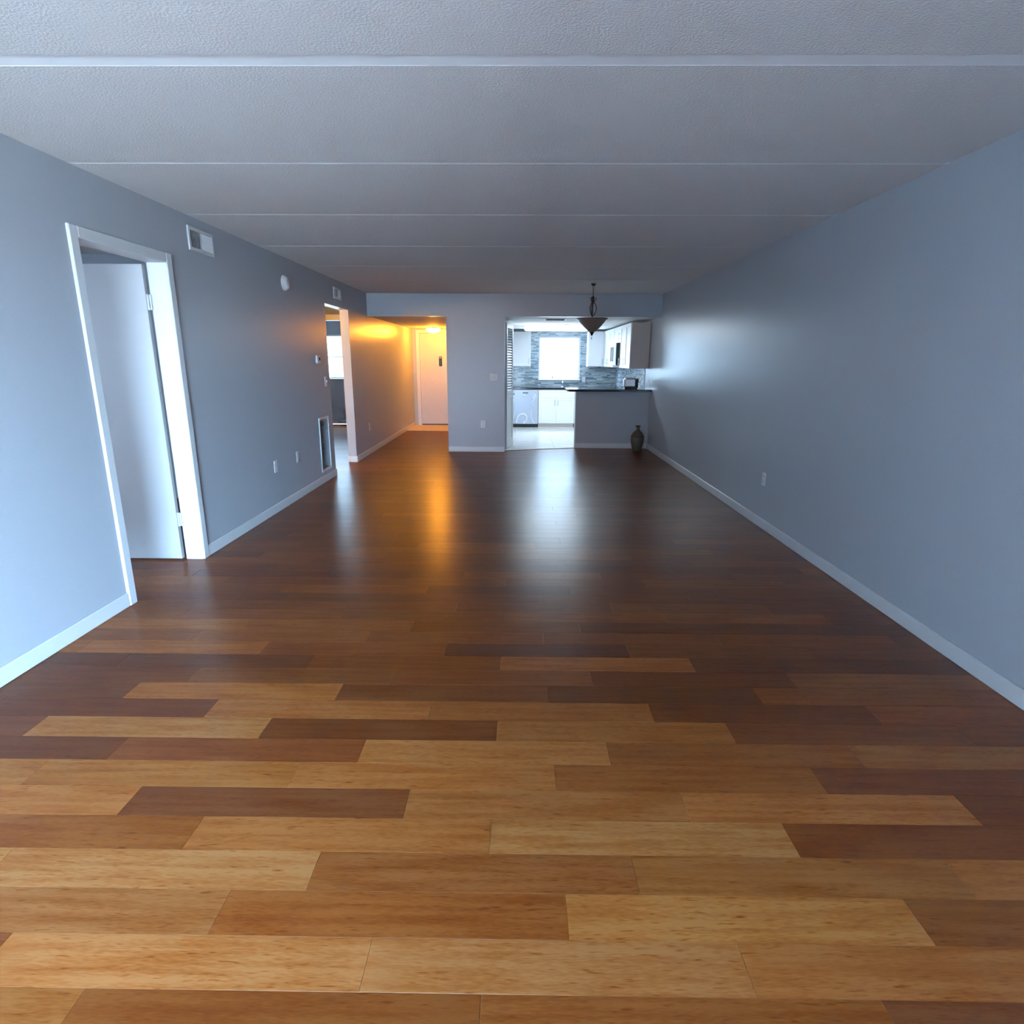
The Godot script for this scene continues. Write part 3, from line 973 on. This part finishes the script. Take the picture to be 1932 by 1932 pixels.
	# ceiling vent in front
	t = thing("ceiling_vent", "small grey vent in the white kitchen ceiling before the light box", "vent", Vector3(0.59, LOW, -10.26))
	s = mb()
	bx(s, Vector3(0, -0.004, 0), Vector3(0.34, 0.01, 0.19), 0.003)
	obj(t, "frame", s, M.plate)
	for i in 7:
		s = mb()
		bx(s, Vector3(0, -0.012, -0.066 + i * 0.022), Vector3(0.3, 0.003, 0.016), 0.0005, Basis(Vector3.RIGHT, 0.5))
		obj(t, "slat", s, M.slot)

func smooth(pts: Array) -> Array:
	var c := Curve3D.new()
	for i in pts.size():
		var a: Vector3 = pts[maxi(i - 1, 0)]
		var b: Vector3 = pts[mini(i + 1, pts.size() - 1)]
		var tan: Vector3 = (b - a) / 6.0
		c.add_point(pts[i], -tan, tan)
	var out := []
	for i in pts.size() - 1:
		for k in 5:
			out.append(c.sample(i, k / 5.0))
	out.append(pts[-1])
	return out

# a bifold pair; fold is how far the middle stands out into the kitchen
func louver_door(label: String, at: Vector3, fold: float) -> void:
	var t := thing("louver_door", label, "closet door", at, PI / 2, "louvered closet doors")
	var lw := 0.446
	var turn := asin(fold / lw)
	for leaf in 2:
		var x0 := 0.002
		var x1 := lw - 0.002
		var s := mb()
		span(s, Vector3(x0, 0, 0), Vector3(x0 + 0.05, 2.02, 0.028), 0.002)
		span(s, Vector3(x1 - 0.05, 0, 0), Vector3(x1, 2.02, 0.028), 0.002)
		span(s, Vector3(x0 + 0.05, 1.94, 0), Vector3(x1 - 0.05, 2.02, 0.028), 0.002)
		span(s, Vector3(x0 + 0.05, 0.82, 0), Vector3(x1 - 0.05, 0.94, 0.028), 0.002)
		span(s, Vector3(x0 + 0.05, 0, 0), Vector3(x1 - 0.05, 0.14, 0.028), 0.002)
		span(s, Vector3(x0 + 0.045, 0.135, 0.005), Vector3(x1 - 0.045, 0.825, 0.02), 0.002)
		var f := obj(t, "leaf", s, M.white)
		obj(f, "backing", box_of(Vector3(x0 + 0.05, 0.94, 0.001), Vector3(x1 - 0.05, 1.94, 0.003)), M.louver_gap)  # pale grey sheet added behind the slats to lighten the gaps
		var n := 24
		for i in n:
			var sl := mb()
			bx(sl, Vector3((x0 + x1) * 0.5, 0.96 + i * 0.0415, 0.014), Vector3(lw - 0.104, 0.036, 0.005), 0.001, Basis(Vector3.RIGHT, -0.6))
			obj(f, "slat", sl, M.white)
		if leaf == 0:
			# hinged at the jamb next to the living room (local +x)
			f.position = Vector3(0.45 - lw * cos(turn), 0, fold + 0.004)
			f.rotation.y = turn
		else:
			f.position = Vector3(0.45 - 2.0 * lw * cos(turn), 0, 0.004)
			f.rotation.y = -turn
			var k := mb()
			lathe(k, [Vector2(0.0, 0.04), Vector2(0.014, 0.036), Vector2(0.018, 0.026), Vector2(0.01, 0.012), Vector2(0.008, 0.0)], Vector3.ZERO, 16, true)
			var kn := obj(f, "knob", k, M.steel)
			kn.position = Vector3(lw - 0.03, 0.88, 0.028)
			kn.rotation.x = PI / 2

# ---------------------------------------------------------------- lamps
func dome_lamp(label: String, at: Vector3, r: float, power: float, c: Color, group: String) -> void:
	var t := thing("dome_lamp", label, "ceiling lamp", at, 0.0, group)
	var s := mb()
	lathe(s, [Vector2(0.0, 0.0), Vector2(r * 0.92, 0.0), Vector2(r * 0.96, -0.012), Vector2(r * 0.9, -0.03), Vector2(0.0, -0.03)], Vector3.ZERO, 36)
	obj(t, "base", s, M.plate)
	s = mb()
	var prof := []
	for i in 11:
		var a := PI * 0.5 * i / 10.0
		prof.append(Vector2(r * cos(a), -0.03 - r * 0.62 * sin(a)))
	lathe(s, prof, Vector3.ZERO, 36)
	obj(t, "shade", s, glow(Color(1.0, 0.93, 0.74), 2.5))
	var l := OmniLight3D.new()
	l.name = "bulb_light"
	l.position = Vector3(0, -0.03 - r * 0.3, 0)
	l.light_color = c
	l.light_energy = power
	l.light_size = r * 0.5
	l.omni_range = 14.0
	l.omni_attenuation = 2.0
	l.shadow_enabled = true
	t.add_child(l)

func build_lamps() -> void:
	dome_lamp("lit dome lamp glowing yellow on the hall ceiling before the entrance door", Vector3(-1.79, LOW, -12.92), 0.15, 2.0, Color(1.0, 0.62, 0.15), "dome lamps")
	dome_lamp("lit dome lamp on the passage ceiling, hidden behind the left wall", Vector3(-3.05, 2.112, -7.25), 0.15, 2.2, Color(1.0, 0.72, 0.36), "dome lamps")
	# light box on the kitchen ceiling
	var t := thing("light_box", "long bright fluorescent light box on the kitchen ceiling", "ceiling light", Vector3(0.71, LOW - 0.003, -11.75))
	obj(t, "base", box_of(Vector3(-0.6, -0.012, -0.23), Vector3(0.6, 0.0, 0.23), 0.002), M.plate)
	var s := mb()
	bx(s, Vector3(0, -0.06, 0), Vector3(1.23, 0.096, 0.48), 0.03)
	obj(t, "diffuser", s, glow(Color(0.90, 0.96, 1.0), 6.0))
	var l := AreaLight3D.new()
	l.name = "tube_light"
	l.position = Vector3(0, -0.115, 0)
	l.rotation.x = -PI / 2
	l.area_size = Vector2(1.2, 0.46)
	l.light_color = Color(0.86, 0.94, 1.0)
	l.light_energy = 4.6
	l.area_range = 14.0
	l.shadow_enabled = true
	t.add_child(l)
	# unlit bowl pendant in the dining corner
	t = thing("pendant_lamp", "unlit bronze pendant lamp with a brown glass bowl before the kitchen", "pendant lamp", Vector3(0.98, H, -8.4))
	s = mb()
	lathe(s, [Vector2(0.0, 0.0), Vector2(0.034, 0.0), Vector2(0.032, -0.010), Vector2(0.02, -0.024), Vector2(0.008, -0.032), Vector2(0.0, -0.034)], Vector3.ZERO, 24)
	obj(t, "canopy", s, M.bronze)
	# chain
	for i in 5:
		s = mb()
		var loop := []
		for k in 13:
			var a := TAU * k / 12.0
			var p := Vector3(0.009 * cos(a), 0.017 * sin(a), 0)
			if i % 2 == 1:
				p = Vector3(0, p.y, p.x)
			loop.append(p + Vector3(0, -0.045 - i * 0.026, 0))
		tube(s, loop, 0.0028, 6)
		obj(t, "chain_link", s, M.bronze)
	s = mb()
	lathe(s, [Vector2(0.0, -0.155), Vector2(0.014, -0.16), Vector2(0.022, -0.18), Vector2(0.018, -0.21), Vector2(0.024, -0.225), Vector2(0.012, -0.25), Vector2(0.007, -0.26), Vector2(0.007, -0.45), Vector2(0.0, -0.452)], Vector3.ZERO, 16, true)
	obj(t, "stem", s, M.bronze)
	for k in 3:
		s = mb()
		var a := TAU * k / 3.0 + 0.35
		var d := Vector3(cos(a), 0, sin(a))
		var pts := []
		for q in [[0.034, -0.175], [0.045, -0.195], [0.03, -0.215], [0.012, -0.23], [0.03, -0.255], [0.05, -0.30], [0.048, -0.345], [0.026, -0.385], [0.012, -0.41]]:
			pts.append(d * q[0] + Vector3(0, q[1], 0))
		tube(s, smooth(pts), 0.0055, 6)
		obj(t, "scroll", s, M.bronze)
	s = mb()
	# bowl: outer cone, everted rim, inner face
	lathe(s, [Vector2(0.018, -0.625), Vector2(0.06, -0.598), Vector2(0.115, -0.548), Vector2(0.16, -0.495), Vector2(0.188, -0.457), Vector2(0.208, -0.449), Vector2(0.211, -0.441), Vector2(0.205, -0.437), Vector2(0.182, -0.448), Vector2(0.152, -0.49), Vector2(0.108, -0.54), Vector2(0.055, -0.588), Vector2(0.0, -0.605)], Vector3.ZERO, 40)
	obj(t, "bowl", s, M.bowl, "brown glass bowl")
	s = mb()
	lathe(s, [Vector2(0.0, -0.60), Vector2(0.03, -0.618), Vector2(0.024, -0.632), Vector2(0.014, -0.65), Vector2(0.009, -0.662), Vector2(0.0, -0.664)], Vector3.ZERO, 18, true)
	obj(t, "finial", s, M.bronze)
	s = mb()
	tube(s, [Vector3(0, -0.66, 0), Vector3(0, -0.678, 0)], 0.0015, 6)
	lathe(s, [Vector2(0.0, -0.676), Vector2(0.006, -0.686), Vector2(0.008, -0.70), Vector2(0.004, -0.712), Vector2(0.0, -0.716)], Vector3.ZERO, 10, true)
	obj(t, "pull_drop", s, M.crystal)

# ---------------------------------------------------------------- fittings on the walls (built facing local +z)
func plate(t: Node3D, w: float, h: float) -> void:
	obj(t, "cover_plate", box_of(Vector3(-w * 0.5, -h * 0.5, 0), Vector3(w * 0.5, h * 0.5, 0.006), 0.003), M.plate)

func outlet(label: String, at: Vector3, turn: float) -> void:
	var t := thing("outlet", label, "outlet", at, turn, "wall outlets")
	plate(t, 0.072, 0.116)
	for y in [-0.024, 0.024]:
		var s := mb()
		bx(s, Vector3(0, y, 0.0065), Vector3(0.034, 0.03, 0.004), 0.0015)
		var o := obj(t, "socket", s, M.white)
		for x in [-0.007, 0.007]:
			obj(o, "slot", box_of(Vector3(x - 0.0013, y - 0.003, 0.0083), Vector3(x + 0.0013, y + 0.007, 0.0088)), M.slot)  # dark bar painted where the shaded hole would be

func switch_plate(label: String, at: Vector3, turn: float, gangs: int) -> void:
	var t := thing("light_switch", label, "light switch", at, turn, "light switches")
	plate(t, 0.072 + 0.046 * (gangs - 1), 0.116)
	for i in gangs:
		var x := (i - (gangs - 1) * 0.5) * 0.046
		var s := mb()
		bx(s, Vector3(x, 0, 0.007), Vector3(0.024, 0.05, 0.003), 0.001)
		var r := obj(t, "rocker", s, M.white)
		s = mb()
		bx(s, Vector3(x, 0.006, 0.013), Vector3(0.009, 0.02, 0.012), 0.002, Basis(Vector3.RIGHT, 0.4))
		obj(r, "toggle", s, M.white)

func register_vent(label: String, at: Vector3, turn: float, w: float, h: float) -> void:
	var t := thing("air_vent", label, "vent", at, turn, "supply air vents")
	var s := mb()
	var b := 0.026
	span(s, Vector3(-w * 0.5, -h * 0.5, 0), Vector3(-w * 0.5 + b, h * 0.5, 0.012), 0.004)
	span(s, Vector3(w * 0.5 - b, -h * 0.5, 0), Vector3(w * 0.5, h * 0.5, 0.012), 0.004)
	span(s, Vector3(-w * 0.5 + b, h * 0.5 - b, 0), Vector3(w * 0.5 - b, h * 0.5, 0.012), 0.004)
	span(s, Vector3(-w * 0.5 + b, -h * 0.5, 0), Vector3(w * 0.5 - b, -h * 0.5 + b, 0.012), 0.004)
	span(s, Vector3(-0.004, -h * 0.5 + b, 0), Vector3(0.004, h * 0.5 - b, 0.011), 0.001)
	obj(t, "frame", s, M.white)
	duct(t, -w * 0.5 + b, w * 0.5 - b, -h * 0.5 + b, h * 0.5 - b)
	# upright blades, turned left in one half and right in the other
	var inner := w - 2.0 * b
	var n := int(inner / 0.02)
	for i in n:
		var x := -inner * 0.5 + (i + 0.5) * inner / n
		s = mb()
		bx(s, Vector3(x, 0, 0.007), Vector3(0.0012, h - 2.0 * b, 0.013), 0.0003, Basis(Vector3.UP, -0.85 if x < 0.0 else 0.85))
		obj(t, "blade", s, M.white)

func build_wall_fittings() -> void:
	var e := PI / 2      # faces +x on the left wall
	var w := -PI / 2     # faces -x on the right wall
	register_vent("white air vent high on the left wall beside the open door", Vector3(XL, 2.29, -4.72), e, 0.36, 0.165)
	register_vent("small air vent above the passage opening in the left wall", Vector3(XL, 2.275, -8.1), e, 0.32, 0.14)
	# return grille low on the wall
	var t := thing("return_grille", "tall white return air grille low on the left wall beside the passage", "grille", Vector3(XL, 0.13, -7.2), e)
	var s := mb()
	var hw := 0.185
	var hh := 0.65
	span(s, Vector3(-hw, 0, 0), Vector3(-hw + 0.03, hh, 0.012), 0.004)
	span(s, Vector3(hw - 0.03, 0, 0), Vector3(hw, hh, 0.012), 0.004)
	span(s, Vector3(-hw + 0.03, hh - 0.03, 0), Vector3(hw - 0.03, hh, 0.012), 0.004)
	span(s, Vector3(-hw + 0.03, 0, 0), Vector3(hw - 0.03, 0.03, 0.012), 0.004)
	obj(t, "frame", s, M.white)
	duct(t, -hw + 0.03, hw - 0.03, 0.03, hh - 0.03)
	for i in 29:
		s = mb()
		bx(s, Vector3(0, 0.042 + i * 0.0202, 0.006), Vector3(2.0 * hw - 0.06, 0.0012, 0.012), 0.0003, Basis(Vector3.RIGHT, -0.6))
		obj(t, "slat", s, M.grille)  # slats greyer than the frame, standing in for the shaded gaps
	# smoke detector
	t = thing("smoke_detector", "round white smoke detector high on the left wall", "smoke detector", Vector3(XL, 2.19, -6.3), e)
	s = mb()
	lathe(s, [Vector2(0.0, 0.045), Vector2(0.045, 0.044), Vector2(0.058, 0.036), Vector2(0.064, 0.022), Vector2(0.072, 0.018), Vector2(0.074, 0.0)], Vector3.ZERO, 32, true)
	var o := obj(t, "housing", s, M.white)
	o.rotation.x = PI / 2
	s = mb()
	lathe(s, [Vector2(0.0, 0.047), Vector2(0.009, 0.0465), Vector2(0.010, 0.043)], Vector3.ZERO, 16, true)
	o = obj(t, "test_button", s, M.plate)
	o.rotation.x = PI / 2
	# thermostat
	t = thing("thermostat", "small white thermostat on the left wall near the passage", "thermostat", Vector3(XL, 1.45, -7.13), e)
	obj(t, "housing", box_of(Vector3(-0.055, -0.05, 0), Vector3(0.055, 0.05, 0.026), 0.006), M.plate)
	obj(t, "display", box_of(Vector3(0.0, -0.012, 0.0255), Vector3(0.042, 0.026, 0.0275), 0.0008), M.slot)
	switch_plate("white light switch on the left wall just beside the passage opening", Vector3(XL, 1.19, -7.4), e, 1)
	switch_plate("white double light switch on the wall between hall and kitchen", Vector3(-0.405, 1.187, ZC), 0.0, 2)
	outlet("white outlet low on the left wall between open door and return grille", Vector3(XL, 0.443, -6.27), e)
	outlet("white outlet low on the hall wall beyond the passage opening", Vector3(XL, 0.424, -9.42), e)
	outlet("white outlet low on the wall block between hall and kitchen", Vector3(-0.579, 0.45, ZC), 0.0)
	outlet("white outlet low on the long right wall", Vector3(XR, 0.435, -5.237), w)
	outlet("white outlet on the mosaic right of the kitchen window", Vector3(1.47, 1.03, ZE + 0.008), 0.0)
	# cable plate
	t = thing("cable_plate", "white cable plate with a round jack low on the left wall", "cable plate", Vector3(XL, 0.443, -5.68), e)
	plate(t, 0.072, 0.116)
	s = mb()
	lathe(s, [Vector2(0.0, 0.018), Vector2(0.0045, 0.018), Vector2(0.0045, 0.008), Vector2(0.009, 0.008), Vector2(0.009, 0.004)], Vector3.ZERO, 12, true)
	o = obj(t, "jack", s, M.steel)
	o.rotation.x = PI / 2

func build_vase() -> void:
	var t := thing("floor_vase", "dark grey brown floor vase in the corner by the half wall", "vase", Vector3(1.965, 0, -9.86))
	var s := mb()
	lathe(s, [Vector2(0.0, 0.003), Vector2(0.068, 0.0), Vector2(0.074, 0.012), Vector2(0.085, 0.06), Vector2(0.103, 0.13), Vector2(0.112, 0.19), Vector2(0.106, 0.245), Vector2(0.08, 0.295), Vector2(0.048, 0.325), Vector2(0.03, 0.345), Vector2(0.026, 0.372)], Vector3.ZERO, 40, true)
	obj(t, "body", s, M.vase)
	s = mb()
	lathe(s, [Vector2(0.026, 0.372), Vector2(0.028, 0.388), Vector2(0.042, 0.402), Vector2(0.046, 0.412), Vector2(0.04, 0.416), Vector2(0.024, 0.406), Vector2(0.02, 0.37)], Vector3.ZERO, 32, true)
	obj(t, "rim", s, M.vase_band, "dark flared rim")
	s = mb()
	lathe(s, [Vector2(0.1055, 0.250), Vector2(0.1065, 0.243), Vector2(0.1095, 0.236)], Vector3.ZERO, 40, false)
	obj(t, "band", s, M.vase_band)
